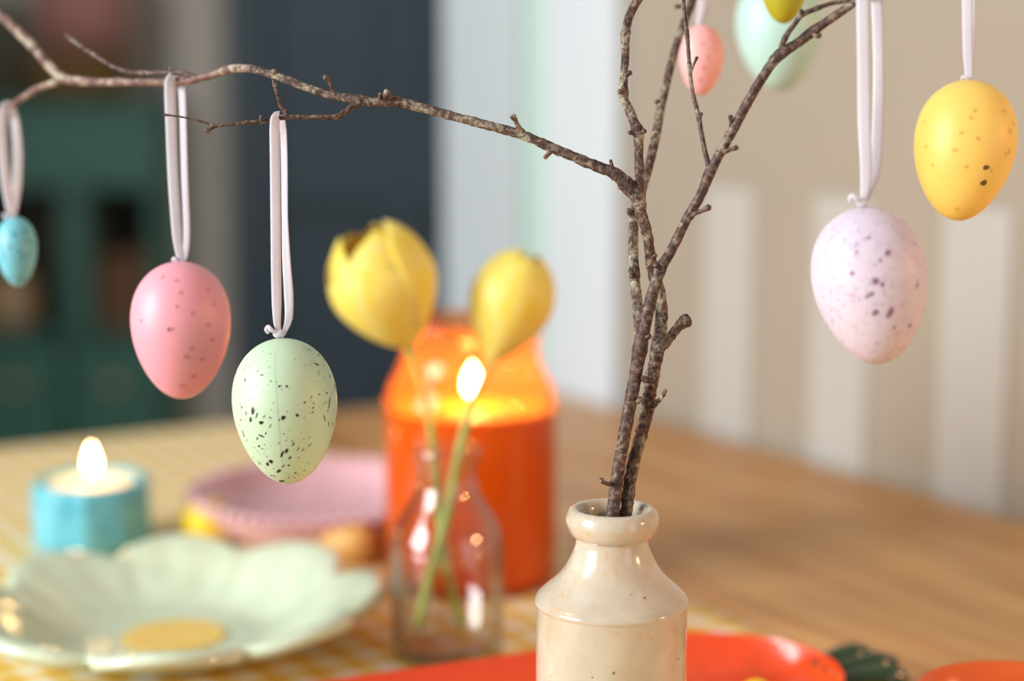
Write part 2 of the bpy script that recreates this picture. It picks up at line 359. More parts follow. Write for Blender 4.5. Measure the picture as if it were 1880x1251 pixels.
dpart('cornice', (X0, DY-0.004, dz(350)), (X1, DY+0.016, ztop), TEAL)
dpart('shelf', (X0+0.03, DY, nsh-0.025), (X1-0.03, DY+0.25, nsh), TEAL)
for k in range(3):
    x0 = X0 + (X1-X0)*k/3 + 0.006; x1 = X0 + (X1-X0)*(k+1)/3 - 0.006
    d = dpart('cupboard_door', (x0, DY-0.02, 0.08), (x1, DY, nsh-0.03), TEAL)
    MB().lathe([(0.004, 0), (0.013, 0.006), (0.013, 0.014), (0.002, 0.02)], 12).build('knob', GOLD, d)
    d.children[0].location = ((x0+x1)/2-L.x, DY-0.02-L.y, nsh-0.12); d.children[0].rotation_euler = (R(90), 0, 0)
d = dpart('post', (dx(118), DY-0.01, nsh), (dx(172), DY+0.01, dz(350)), TEAL)
def crate(px0, px1, z0, h, mat, name, label, cat):
    x0, x1 = dx(px0), dx(px1); r = thing(name, label, cat, ((x0+x1)/2, DY+0.11, z0)); l = r.location
    n = 4
    for k in range(n):
        MB().box((x0, DY+0.03, z0+h*k/n+0.003), (x1, DY+0.042, z0+h*(k+1)/n-0.003), 0.002).build('slat', mat, r, loc=l, smooth=False)
    MB().box((x0, DY+0.042, z0), (x0+0.012, DY+0.20, z0+h)).build('side', mat, r, loc=l, smooth=False)
    MB().box((x1-0.012, DY+0.042, z0), (x1, DY+0.20, z0+h)).build('side', mat, r, loc=l, smooth=False)
    MB().box((x0+0.012, DY+0.188, z0), (x1-0.012, DY+0.20, z0+h)).build('back', mat, r, loc=l, smooth=False)
crate(182, 278, nsh, dz(470)-nsh, BROWN, 'wooden_crate', 'brown slatted wooden crate on the teal dresser shelf', 'crate')
def pot(px, py0, z0, prof, mat, name, label, cat, y=None):
    p = Vector((dx(px), DY+0.12 if y is None else y, z0)); o = MB().lathe(prof, 40).build(name, mat); o.location = p; tag(o, label, cat); return o
jr = 0.055
pot(0, 0, nsh, [(0.045,0),(0.058,0.01),(0.062,0.06),(0.056,0.10),(0.040,0.115),(0.042,0.13),(0.034,0.13),(0.032,0.02)], BEIGEJ, 'storage_jar', 'beige rounded storage jar on the dresser shelf', 'jar')
pt = ztop+0.025
pot(150, 0, pt+0.10, [(0.07,0),(0.108,0.04),(0.118,0.12),(0.10,0.20),(0.08,0.225),(0.09,0.25),(0.08,0.25),(0.068,0.22),(0.06,0.03)], CLAY, 'clay_pot', 'dusky pink clay pot above the wicker basket on the dresser', 'pot')
bk = MB().lathe([(0.10,0),(0.112,0.02),(0.12,0.055),(0.124,0.098),(0.115,0.1),(0.10,0.02)], 48, rf=lambda a, z: 1+0.012*math.sin(24*a)).build('wicker_basket', OCHRE); bk.location = (dx(140), DY+0.12, pt)
tag(bk, 'low ochre wicker basket on top of the teal dresser', 'basket')
pot(-14, 0, pt, [(0.05,0),(0.055,0.01),(0.055,0.20),(0.045,0.225),(0.02,0.235),(0.002,0.235)], MARKER, 'storage_tin', 'tall olive grey tin on top of the dresser', 'tin')

# ------------------------------------------------------------------ table
tab = thing('dining_table', 'pine dining table with planked top under the gingham runner', 'table', (C0.x, C0.y, 0), rot=TROT)
NP = 7; TW = 1.0; TL = 2.0
for k in range(NP):
    mb = MB().box((-TL, TW*k/NP+0.0004, TZ-0.032), (0, TW*(k+1)/NP-0.0004, TZ), 0.0012)
    o = mb.build('plank', PINE, tab, smooth=False)
    off = k*3.7; o.location = (off*0, 0, 0)
MB().box((-TL+0.08, 0.06, TZ-0.13), (-0.08, 0.08, TZ-0.033)).build('apron', PINE, tab, smooth=False)
MB().box((-TL+0.08, TW-0.08, TZ-0.13), (-0.08, TW-0.06, TZ-0.033)).build('apron', PINE, tab, smooth=False)
for x in (-TL+0.1, -0.1):
    MB().box((x-0.01, 0.08, TZ-0.13), (x+0.01, TW-0.08, TZ-0.033)).build('apron', PINE, tab, smooth=False)
    for y in (0.09, TW-0.09): MB().lathe([(0.022,0),(0.028,0.03),(0.036,0.5),(0.042,TZ-0.034)], 20, (x, y, 0)).build('leg', PINE, tab)
# runner
RB0, RB1 = 0.298, 0.70
RZ = TZ + 0.0014
v = []; f = []; nx, ny = 120, 36
prof = []
for i in range(nx+1):
    t = i/nx*2.12 - 1.9
    if t <= 0: prof.append((t, TZ+0.0004))
    elif t < 0.02: a = t/0.02*math.pi/2; prof.append((0.004*math.sin(a), TZ+0.0004-0.004*(1-math.cos(a))))
    else: prof.append((0.0045+0.02*(t-0.02), TZ-0.004-(t-0.02)))
for layer in (0, 1):
    for (x, z) in prof:
        for j in range(ny+1):
            y = RB0+(RB1-RB0)*j/ny
            dzv = 0.0010*layer if x <= 0 else 0.0; dxv = 0.001*layer if x > 0 else 0
            v.append((x+dxv, y, z+dzv))
nl = (nx+1)*(ny+1)
for i in range(nx):
    for j in range(ny):
        a, b = i*(ny+1)+j, (i+1)*(ny+1)+j
        f += [(nl+a, nl+b, nl+b+1, nl+a+1), (a, a+1, b+1, b)]
for i in range(nx):
    for j in (0, ny):
        a, b = i*(ny+1)+j, (i+1)*(ny+1)+j; f.append((a, b, nl+b, nl+a) if j == 0 else (b, a, nl+a, nl+b))
run = link('table_runner', v, f, GINGHAM); run.location = (C0.x, C0.y, 0); run.rotation_euler = (0, 0, TROT)
tag(run, 'yellow and white gingham table runner along the pine table', 'table runner')

# ------------------------------------------------------------------ stoneware bottle
vp = at(1124.5, 937, 0.653); VB = Vector((vp.x, vp.y, RZ))
VH = vp.z - RZ - 0.002 + 0.003
H = VH
bot = thing('stoneware_bottle', 'cream glazed stoneware ink bottle holding the bare branches', 'bottle', VB)
mm = 0.001
body = [(27*mm,0),(28.6*mm,1.2*mm),(29.3*mm,4*mm),(29.2*mm,H-38.5*mm),(29.25*mm,H-38*mm),(29.7*mm,H-37.4*mm),(29.75*mm,H-36.9*mm),(29.6*mm,H-36.0*mm),(29.5*mm,H-35.9*mm),(28.9*mm,H-34.7*mm),(28.4*mm,H-34.1*mm),(25.4*mm,H-31.2*mm),(22.3*mm,H-28.6*mm),(19.9*mm,H-26*mm),(17.9*mm,H-23.2*mm),(16.2*mm,H-20*mm),(14.9*mm,H-17*mm),(14.1*mm,H-14.4*mm),(13.8*mm,H-12*mm),(13.8*mm,H-9*mm)]
inner = [(11.4*mm,H-9*mm),(11.4*mm,H-16*mm),(15*mm,H-26*mm),(25*mm,H-36*mm),(25.5*mm,8*mm),(1*mm,5*mm)]
MB().lathe(body+inner, 128).build('body', STONE, bot)
lip = []
for k in range(25):
    a = 2*math.pi*k/24; ca, sa = math.cos(a), math.sin(a)
    rr = 14.7*mm + 3.25*mm*ca; z = H-5.2*mm + 5.2*mm*sa*(1.0 if sa > 0 else 1.12)
    if sa < 0 and ca > 0: rr -= 0.9*mm*(-sa)*ca*1.3
    lip.append((rr, z))
MB().lathe(lip, 128, cap0=False, cap1=False).build('lip', STONE, bot)

# ------------------------------------------------------------------ branches
BR = {}
def pp(lst): return [at(x, y, d) for (x, y, d, r) in lst], [r/F*d for (x, y, d, r) in lst]
def bough(root, name, lst, mat, rough=0.20, seg=12, knots=()):
    P, Rd = pp(lst); op, orr = spline(P, Rd, 0.0011)
    if knots:
        for i, p in enumerate(op):
            for (kx, ky, amp, wid) in knots:
                q = p-CAMP; dd = q.dot(FW); ux = 940+F*q.dot(RT)/dd; uy = 625.5-F*q.dot(UP)/dd
                e = ((ux-kx)**2+(uy-ky)**2)/(wid*wid)
                if e < 6: orr[i] *= 1+amp*math.exp(-e)
    return MB().tube(op, orr, seg, rough, 600).build(name, mat, root, loc=root.location)
def stub(root, lst, mat, name='twig_stub', bud=1.25):
    P, Rd = pp(lst); op, orr = spline(P, Rd, 0.0007)
    n = len(op)
    for i in range(n):
        t = i/(n-1)
        if t > 0.72: orr[i] *= 1+(bud-1)*math.sin((t-0.72)/0.28*math.pi*0.75)
    return MB().tube(op, orr, 9, 0.22, 700).build(name, mat, root, loc=root.location)

# A: the lichened branch reaching left
A = thing('branch', 'lichen-spotted branch forking into a long bough reaching left', 'branch', at(1148, 960, 0.655), 'branches in the stoneware bottle')
bough(A, 'stem', [(1144,985,.655,11),(1150,937,.655,11.5),(1160,864,.655,12),(1177,800,.655,12),(1189,752,.655,12.5),(1195,704,.655,12.5),(1205,656,.656,12),(1213,608,.657,12),(1214,565,.658,11.5),(1209,530,.659,11),(1198,500,.658,10),(1193,462,.656,10),(1188,430,.654,10),(1180,402,.653,10),(1175,378,.652,11),(1170,356,.652,13)], BARK, knots=[(1187,694,.18,14),(1213,640,.2,18),(1170,356,.25,16)])
bough(A, 'bough', [(1176,366,.652,11),(1155,345,.652,13),(1131,320,.651,11),(1099,307,.651,10),(1056,289,.651,9.5),(1017,273,.651,9.5),(979,256,.651,9),(943,243,.652,9),(902,232,.652,8.5),(864,222,.652,8.5),(826,212,.652,8.5),(771,197,.653,8.5),(733,188,.654,9),(707,185,.654,9),(681,187,.655,8),(646,181,.656,8),(605,175,.658,7.5),(566,162,.660,7),(528,147,.663,7),(490,134,.667,7.5),(459,126,.672,7.5)], BARK, knots=[(711,182,.25,14),(1150,342,.2,20),(655,185,.25,12)])
bough(A, 'bough_end', [(470,129,.671,7.5),(459,126,.672,7.5),(426,126,.678,7.5),(400,134,.683,7),(371,143,.688,6.5),(333,150,.695,6.5),(281,151,.705,7),(217,151,.718,7),(153,150,.730,7.5),(115,143,.738,9),(90,120,.744,8.5),(59,84,.752,8.5),(26,51,.76,8.5),(0,28,.766,8),(-40,0,.775,7)], BARK3, knots=[(148,150,.2,10),(215,151,.2,10)])
bough(A, 'side_twig', [(115,146,.738,7),(102,151,.741,6.5),(64,166,.752,6),(23,192,.764,5.5),(-14,216,.772,4.5)], BARK3, knots=[(62,168,.3,8)])
bough(A, 'upper_shoot', [(1172,362,.652,9),(1174,333,.652,8.5),(1173,277,.652,8.5),(1171,244,.651,9.5),(1160,213,.651,8.5),(1145,177,.651,8),(1146,139,.651,7.5),(1148,97,.652,7.5),(1149,55,.652,8),(1159,22,.653,8),(1171,0,.653,8),(1195,-45,.654,7)], BARK, knots=[(1171,240,.35,9),(1143,168,.3,8),(1149,60,.2,10)])
bough(A, 'side_twig', [(662,186,.655,7),(645,197,.654,6),(630,208,.653,5.5),(617,215,.652,5.5),(579,215,.652,4.2),(533,215,.652,4),(502,219,.652,3.8),(477,224,.652,3.6),(451,225,.651,3.4),(420,229,.651,3.2),(394,232,.651,3.4),(379,241,.651,4)], BARK2, knots=[(377,241,.7,5),(452,225,.5,4),(478,222,.4,5)])
bough(A, 'side_twig', [(396,231,.651,2.4),(372,224,.651,2.1),(345,217,.651,1.9),(320,213,.651,1.6),(302,211,.651,1.8)], BARK2, knots=[(303,211,.6,4)])
bough(A, 'side_twig', [(362,142,.690,4.5),(340,136,.692,4.5),(317,133,.694,4.5),(261,134,.702,4.5),(223,129,.706,4.2),(179,105,.714,3.8),(138,77,.722,4.2),(121,64,.725,3.4)], BARK2, knots=[(230,131,.4,8),(258,132,.4,6),(132,73,.4,8)])
for l in ([(529,213,.652,4.2),(515,193,.651,3.6),(507,167,.65,3),(502,146,.65,2.8)],
          [(612,172,.658,4.5),(608,158,.656,3.6),(604,150,.655,3.4),(596,141,.654,4)],
          [(711,184,.653,7),(709,174,.650,7),(713,169,.649,6)], [(697,180,.652,4),(699,173,.650,4)],
          [(958,243,.651,6.5),(951,232,.649,4.5),(946,220,.648,4),(941,214,.647,5.2)],
          [(1014,274,.651,5),(1008,282,.649,4.4),(1000,290,.648,3.6)],
          [(1126,312,.651,4.5),(1123,303,.650,3.2),(1121,294,.650,2.4)],
          [(1152,336,.650,4),(1154,325,.648,3)],
          [(503,137,.664,3.5),(503,128,.663,4)], [(317,132,.694,3.5),(311,125,.694,3.5)], [(478,223,.651,2.6),(480,213,.650,3)],
          [(1216,634,.655,11),(1226,626,.653,9),(1238,609,.650,8.5),(1252,594,.648,9.5),(1262,587,.646,10.5)],
          [(1200,746,.653,5),(1207,738,.650,4.5),(1214,731,.648,4),(1222,717,.646,3.4)],
          [(1196,700,.650,6),(1184,697,.646,6),(1181,692,.645,4)],
          [(1178,243,.650,4),(1183,240,.648,4.2)], [(1165,247,.650,3.5),(1154,243,.649,3.2)], [(1148,139,.650,4),(1158,133,.649,4.2)], [(1149,172,.650,4),(1137,168,.648,4.4)],
          [(1218,590,.656,4),(1222,583,.654,4.4)], [(1197,475,.655,4),(1204,468,.654,4.2)]):
    stub(A, l, BARK2 if l[0][3] < 4.3 else BARK)

# B: smooth dark branch rising to the right, with its slimmer fork behind
B = thing('branch', 'smooth dark branch rising to the upper right in the stoneware bottle', 'branch', at(1124, 960, 0.652), 'branches in the stoneware bottle')
bough(B, 'stem', [(1122,990,.652,12),(1126,937,.652,12.5),(1133,880,.651,12),(1142,822,.650,12),(1155,752,.649,12),(1166,694,.648,12),(1175,640,.646,13),(1183,600,.645,12.5),(1191,565,.644,11.5),(1201,530,.643,10.5),(1212,495,.643,10),(1234,457,.643,9.5),(1261,402,.642,9),(1285,362,.641,9),(1302,320,.640,9.5),(1321,283,.638,9),(1343,244,.636,9),(1374,186,.634,9),(1402,139,.632,9),(1429,103,.630,10),(1463,80,.629,9),(1496,55,.628,8.5),(1535,28,.624,8),(1576,0,.620,7.5),(1625,-28,.614,7),(1690,-55,.64,6),(1790,-80,.686,5)], BARK2, 0.09, knots=[(1208,498,.2,12),(1301,318,.15,14),(1176,640,.12,14),(1433,100,.15,14),(1492,60,.2,12)])
bough(B, 'fork', [(1176,628,.647,9),(1173,600,.650,9),(1170,560,.654,10),(1164,490,.660,9),(1163,430,.665,9),(1166,385,.669,8.5),(1180,345,.674,8.5),(1195,290,.680,8.5),(1206,240,.687,8.5),(1215,190,.693,8),(1240,90,.705,7.5),(1272,0,.716,7.5),(1300,-70,.728,7),(1350,-170,.76,6),(1432,-260,.86,5)], BARK, 0.12, knots=[(1163,500,.2,10)])
bough(B, 'side_twig', [(1303,318,.639,5.5),(1299,296,.640,5),(1293,272,.641,4.5),(1282,211,.643,4),(1271,166,.644,3.8),(1266,122,.645,3.6),(1262,69,.646,3.8),(1257,28,.647,3.4),(1255,0,.648,3.2),(1250,-40,.65,3)], BARK2, 0.09, knots=[(1284,216,.3,6),(1268,122,.3,7),(1262,60,.25,10)])
bough(B, 'side_twig', [(1432,100,.630,6),(1436,84,.629,5.5),(1443,67,.627,5),(1460,42,.625,4.8),(1473,27,.624,5.2),(1496,17,.623,4.4),(1524,7,.622,4),(1562,0,.622,3.6),(1600,-12,.622,3)], BARK2, 0.09, knots=[(1439,68,.2,6),(1500,16,.2,6)])
bough(B, 'side_twig', [(1310,-90,.733,4.5),(1370,-140,.72,4),(1440,-190,.71,3.5)], BARK2, 0.1)
for l in ([(1328,280,.637,5),(1338,275,.635,4.6),(1346,273,.634,4),(1354,271,.633,4)],
          [(1340,240,.636,4),(1342,226,.635,3.4),(1341,213,.634,4)],
          [(1490,62,.628,5.5),(1500,66,.626,4.5),(1506,64,.625,3.6)],
          [(1264,404,.641,5.5),(1275,393,.639,4.2),(1288,387,.637,4),(1303,380,.636,4.8)],
          [(1269,132,.644,2.6),(1274,118,.643,2.2),(1280,105,.642,2.6)],
          [(1284,220,.643,3.5),(1288,208,.642,3)],
          [(1470,32,.624,4),(1471,18,.623,3.4)],
          [(1124,889,.650,4.5),(1113,888,.647,3.6),(1103,882,.645,4.4)],
          [(1170,738,.647,5),(1177,733,.645,5)],
          [(1212,492,.640,5),(1205,486,.638,6)], [(1166,500,.658,5),(1158,498,.655,5)], [(1166,508,.658,4),(1158,507,.656,4)],
          [(1164,392,.667,4),(1156,392,.666,4.5),(1154,384,.666,3.5)], [(1213,195,.693,5),(1205,186,.692,4.5)], [(1250,12,.71,4),(1241,12,.71,4)],
          [(1181,622,.645,7),(1194,617,.643,4)]):
    stub(B, l, BARK2)

# ------------------------------------------------------------------ hanging eggs
KE = 0.155
def egg_r(t): return math.sqrt(max(0, 1-t*t))*(1+KE*t)/ (math.sqrt(1-KE*KE)*(1+KE*KE))
class Egg:
    def __init__(s, top, bottom, wpx, d):
        T, Bm = at(*top, d), at(*bottom, d)
        s.c = (T+Bm)/2; s.ax = (T-Bm).normalized(); s.hh = (T-Bm).length/2; s.a = wpx/2/F*d
        fwd = -ray((top[0]+bottom[0])/2, (top[1]+bottom[1])/2).normalized()
        s.rt = s.ax.cross(fwd).normalized()*-1; s.rt = fwd.cross(s.ax).normalized()*1
        if s.rt.x < 0: s.rt = -s.rt
        s.fr = s.rt.cross(s.ax).normalized()
        if s.fr.dot(fwd) < 0: s.fr = -s.fr
        s.d = d; s.k = F/d
        s.tilt = math.atan2(top[0]-bottom[0], bottom[1]-top[1]); s.cpx = ((top[0]+bottom[0])/2, (top[1]+bottom[1])/2)
    def pt(s, t, th, off=0.0):
        r = egg_r(t)*s.a + off; return s.c + s.ax*(t*(s.hh+off)) + s.rt*(r*math.sin(th)) + s.fr*(r*math.cos(th))
    def from_px(s, px, py):
        dx_, dy_ = px-s.cpx[0], py-s.cpx[1]; c, sn = math.cos(-s.tilt), math.sin(-s.tilt)
        x = dx_*c-dy_*sn; y = dx_*sn+dy_*c
        t = max(-.97, min(.97, -y/s.k/s.hh)); q = max(-.98, min(.98, (x/s.k)/(egg_r(t)*s.a))); return t, math.asin(q)
    def shell(s, root, mat):
        seg, n = 64, 48; v = []; f = []
        for i in range(n+1):
            t = -math.cos(math.pi*i/n)*0.9999
            for j in range(seg): v.append(s.pt(t, 2*math.pi*j/seg))
        for i in range(n):
            for j in range(seg): f.append((i*seg+j, i*seg+(j+1)%seg, (i+1)*seg+(j+1)%seg, (i+1)*seg+j))
        f.append(tuple(reversed(range(seg)))); f.append(tuple(range(n*seg, (n+1)*seg)))
        return link('shell', v, f, mat, root, loc=root.location)
    def specks(s, shell, lst, mat, root, name='painted_specks'):
        """lst: (t, th, radius m, elongation, direction) splats of paint lying on the shell"""
        mb = MB()
        for (t, th, r, el, di) in lst:
            e = 0.02; p = s.pt(t, th); du = (s.pt(t, th+e)-p).normalized(); dv = (s.pt(min(.99, t+e), th)-p).normalized()
            n = du.cross(dv).normalized()
            if n.dot(p-s.c) < 0: n = -n
            dv = n.cross(du); a1 = du*math.cos(di)+dv*math.sin(di); a2 = n.cross(a1); K = 12
            v = [p+n*0.00012]; ph = random.random()*6
            for j in range(K):
                a = 2*math.pi*j/K; w = 1+0.13*math.sin(2*a+ph)+0.10*math.sin(3*a+2*ph); q = p + a1*(r*el*w*math.cos(a)) + a2*(r*w*math.sin(a))
                # drop onto the shell
                rel = q-s.c; tt = max(-.995, min(.995, rel.dot(s.ax)/s.hh)); an = math.atan2(rel.dot(s.rt), rel.dot(s.fr)); v.append(s.pt(tt, an, 0.00004))
            mb.add(v, [(0, 1+j, 1+(j+1)%K) for j in range(K)])
        o = mb.build(name, mat, root, loc=root.location); o['kind'] = 'stuff'; return o
def ribbon(root, lst, name='ribbon', thick=0.00018):
    """lst: (px, py, d, width mm, twist deg)"""
    P = [at(x, y, d) for (x, y, d, w, tw) in lst]
    op, wi = spline(P, [l[3]*1.12*mm for l in lst], 0.0018); _, tw = spline(P, [l[4] for l in lst], 0.0018)
    v = []; f = []; n = len(op)
    for i in range(n):
        t = (op[min(i+1,n-1)]-op[max(i-1,0)]).normalized(); view = (CAMP-op[i]).normalized()
        side = t.cross(view).normalized()
        if side.x < 0 and abs(side.x) > 0.3: side = -side
        q = Quaternion(t, R(tw[i])); side = q @ side; nr = side.cross(t).normalized()
        cup = 0.035*wi[i]
        for u, off in ((-.5,0), (-.25,.7), (0,1), (.25,.7), (.5,0)): v.append(op[i]+side*(u*wi[i])+nr*(off*cup-thick/2))
        for u, off in ((.5,0), (.25,.7), (0,1), (-.25,.7), (-.5,0)): v.append(op[i]+side*(u*wi[i])+nr*(off*cup+thick/2))
    for i in range(n-1):
        for j in range(10): f.append((i*10+j, i*10+(j+1)%10, (i+1)*10+(j+1)%10, (i+1)*10+j))
    f.append(tuple(range(10))); f.append(tuple(range((n-1)*10, n*10)))
    return link(name, v, f, RIBBON, root, loc=root.location)
def loop(root, L_, top, R_):
    """ribbon loop: up the left strand, over the twig, down the right strand"""
    return ribbon(root, L_ + top + R_)
def knot(root, px, py, d, r):
    c = at(px, py, d); mb = MB(); seg, n = 16, 12; v = []; f = []
    for i in range(n+1):
        ph = math.pi*i/n
        for j in range(seg):
            a = 2*math.pi*j/seg; dv = Vector((math.sin(ph)*math.cos(a)*1.25, math.sin(ph)*math.sin(a), math.cos(ph)*0.9))
            p = c + dv*r*(1+0.30*noise.noise(dv*2.3+Vector((px,0,0)))); v.append(p)
    for i in range(n):
        for j in range(seg): f.append((i*seg+j, (i+1)*seg+j, (i+1)*seg+(j+1)%seg, i*seg+(j+1)%seg))
    mb.add(v, f)
    tail = [c+Vector((-r*.6,-r*.4,r*.2)), c+Vector((-r*1.5,-r*.9,r*.9)), c+Vector((-r*2.1,-r*.6,r*1.5)), c+Vector((-r*2.6,-r*.2,r*0.9)), c+Vector((-r*2.2,0,r*.2))]
    op, rr = spline(tail, [r*.42]*5, r*0.25); mb.tube(op, rr, 8)
    return mb.build('knot', RIBBON, root, loc=root.location)
GE = 'speckled eggs hanging on ribbons'
def egg(name, label, top, bottom, w, d, mat):
    E = Egg(top, bottom, w, d); root = thing(name, label, 'egg', E.pt(-1, 0), GE); E.root = root; E.sh = E.shell(root, mat); return E

# pale green egg, in focus
G = egg('hanging_egg', 'pale green egg with dark paint splatter hanging lowest in the middle', (515,621), (533,889), 192, .652, EG_GREEN)
pts = [(452,697,1.7,1.7,90),(513,708,1.9,1,0),(526,708,1.9,1,0),(517,714,.8,1,0),(520,764,3.2,1.15,40),(513,768,1.3,1,0),(545,760,2.2,1.2,90),(557,765,.9,1,0),(558,737,1.7,1,0),
 (570,727,1.3,1,0),(574,739,1.3,1,0),(573,747,1.6,1,0),(572,755,1.5,1,0),(584,723,1.2,1.5,0),(598,721,1.6,1.2,0),(580,669,1.6,3.2,-35),(571,665,1,1,0),(568,670,.9,1,0),(584,652,1.6,1.6,-50),(594,662,1.2,1.5,-40),
 (603,739,1.3,8,75),(600,753,1.3,1,0),(594,766,.9,7,-62),(602,777,.9,6,-65),(609,778,.9,5,-70),(614,711,2.0,3,80),(466,752,3.0,2.1,70),(462,768,2.3,1.9,80),(481,773,2.6,1.7,20),(473,760,1.0,6,60),(486,762,.8,4,50),(497,764,.8,4,-40),(497,779,.8,5,60),
 (481,797,1.6,3,-28),(489,792,1.3,1.6,70),(474,802,1.7,1.2,30),(477,816,1.7,1.3,0),(454,757,.8,5,85),(444,769,.9,3,60),(446,746,1.0,2.6,45),(448,792,.9,5,85),(450,798,1.2,2,45),(455,806,1.2,1,0),
 (521,793,1.1,1,0),(528,799,.7,1,0),(538,812,.9,4.5,50),(512,810,.7,3,40),(526,824,2.6,1.5,70),(518,830,2.0,3.0,60),(532,837,1.9,1.4,60),(547,819,1.0,1,0),(555,823,.6,6,45),(568,814,.6,10,48),(546,822,.6,6,50),
 (498,844,3.2,1.3,60),(492,849,2.4,1.8,70),(512,862,2.6,1.9,45),(520,852,.9,4.5,45),(499,871,1.4,1.6,-10),(504,872,1.2,1.8,0),(517,882,3.0,1.9,5),(530,851,1.7,1.1,0),(542,866,1.5,1.3,0),(547,869,.9,1.3,0),(529,868,.7,1,0),(566,849,.8,1.4,40),(558,862,.8,3,40),
 (473,825,.8,1,0),(486,822,.8,1,0),(486,829,.9,1,0),(491,820,.7,1,0),(498,815,.7,1,0),(491,835,.8,1.6,80),(502,857,.8,1,0),(467,838,.9,1.5,-40),(478,849,1.3,1.8,-25),(476,845,.8,1.6,-30),(596,831,1.1,1,0),(548,837,.9,1.6,70),(560,670,.9,1,0),(575,700,.8,1,0),(585,683,.9,1.4,-40),(583,687,1.0,1.5,-30),(604,691,1.2,2.6,80),(594,694,.9,1,0),(600,705,.8,1.6,60),
 (455,660,1.0,1.3,0),(460,673,.9,1,0),(473,682,1,1,0),(476,680,.8,1.5,40),(482,688,.9,4.5,2),(498,699,.7,2.6,-20),(472,707,.8,1.4,0),(449,678,.8,1.6,50),(448,686,.8,1,0),(494,684,.6,1,0),(459,732,.8,1.3,50),(499,750,.8,1,0),(527,753,.9,1,0),(443,740,.7,1,0),(557,638,.9,1.4,0),(562,641,.8,2,-20),(568,643,.8,2.6,-20),(553,634,.7,1,0),(607,722,.9,1.5,50),(596,738,1,1.4,40),(615,760,.9,1.5,80)]
sp = []
for (x, y, r, el, di) in pts:
    t, th = G.from_px(x, y); sp.append((t, th, r/G.k*1.15, el, R(di)))
for k in range(150):
    t = random.uniform(-.9, .85); th = random.uniform(-math.pi, math.pi)
    sp.append((t, th, random.choice((.10,.13,.16,.2))*mm, random.choice((1,1,1.4,2.2)), random.uniform(0, 3.1)))
for k in range(90):
    t = random.uniform(-.9, .8); th = random.uniform(R(80), R(280)); sp.append((t, th, random.uniform(.2,.6)*mm, random.choice((1,1,1.5,3)), random.uniform(0, 3.1)))
G.specks(G.sh, sp, SP_DARK, G.root)
th0 = G.from_px(504, 752)[1]
sm = [G.pt(-.985+1.97*k/60, th0 + 0.06*math.sin(k/60*3), -0.00019) for k in range(61)]
MB().tube(sm, [0.00026]*61, 8).build('mould_seam', EG_GREEN, G.root, loc=G.root.location)
loop(G.root, [(514,617,.650,1.4,10),(509,596,.650,2.4,5),(508,560,.650,3.3,0),(507,500,.650,3.5,4),(506,400,.650,3.5,0),(505,300,.650,3.5,5),(504,235,.650,3.4,5)],
     [(506,217,.649,3.4,10),(511,212,.652,3.2,25),(516,217,.656,3.0,35)], [(520,240,.656,2.6,30),(522,300,.656,2.5,28),(523,400,.656,2.4,30),(526,480,.656,3.0,20),(530,540,.655,3.3,8),(530,585,.653,2.8,15),(521,613,.651,1.4,20)])
knot(G.root, 513, 613, .650, 0.0019)

# pink egg
P_ = egg('hanging_egg', 'rose pink egg with faint spots hanging left of the splattered green egg', (330,480), (335,733), 182, .696, EG_PINK)
loop(P_.root, [(333,484,.694,1.6,0),(330,468,.694,2.8,0),(325,427,.694,3.7,4),(318,325,.694,3.9,0),(314,222,.694,4.0,3),(312,165,.694,4.0,5)],
     [(314,146,.693,3.9,12),(322,139,.696,3.4,25),(330,146,.700,3.0,30)], [(334,170,.700,2.7,25),(336,222,.700,2.6,28),(339,325,.699,2.6,25),(343,427,.698,2.4,20),(340,468,.697,2.2,10),(335,484,.695,1.6,5)])
knot(P_.root, 334, 483, .694, 0.0014)
P_.specks(P_.sh, [(*P_.from_px(x, y), r/P_.k, 1.2, 0) for (x, y, r) in ((315,606,5),(300,512,4),(324,518,3.5),(332,540,4),(353,577,4),(352,640,5),(343,655,5.5),(388,624,5),(381,598,4.5),(355,690,5),(335,707,5),(262,590,4),(380,535,4),(370,660,4),(325,565,3),(390,560,3.5),(290,700,3.5))], SP_PINK, P_.root)
P_.specks(P_.sh, [(*P_.from_px(314, 606), 4/P_.k, 1.5, 0)], SP_LILAC, P_.root)
# small blue egg
U = egg('hanging_egg', 'small sky blue egg hanging at the left edge', (27,398), (34,526), 74, .765, EG_BLUE)
loop(U.root, [(22,402,.763,1.6,0),(18,380,.763,3.2,0),(12,340,.763,3.8,5),(6,290,.763,3.8,0),(4,240,.763,3.6,5),(5,212,.763,3.6,5)],
     [(9,197,.763,3.6,10),(15,192,.767,3.4,20),(21,200,.771,3.4,20)], [(28,225,.771,3.4,10),(33,280,.770,3.8,0),(31,340,.768,3.8,0),(26,385,.766,2.8,0),(23,402,.764,1.6,0)])
knot(U.root, 22, 402, .763, 0.0014)
U.specks(U.sh, [(random.uniform(-.85,.8), random.uniform(-3.1,3.1), random.uniform(.3,.8)*mm, 1.3, random.random()*3) for k in range(60)], SP_BLUE, U.root)
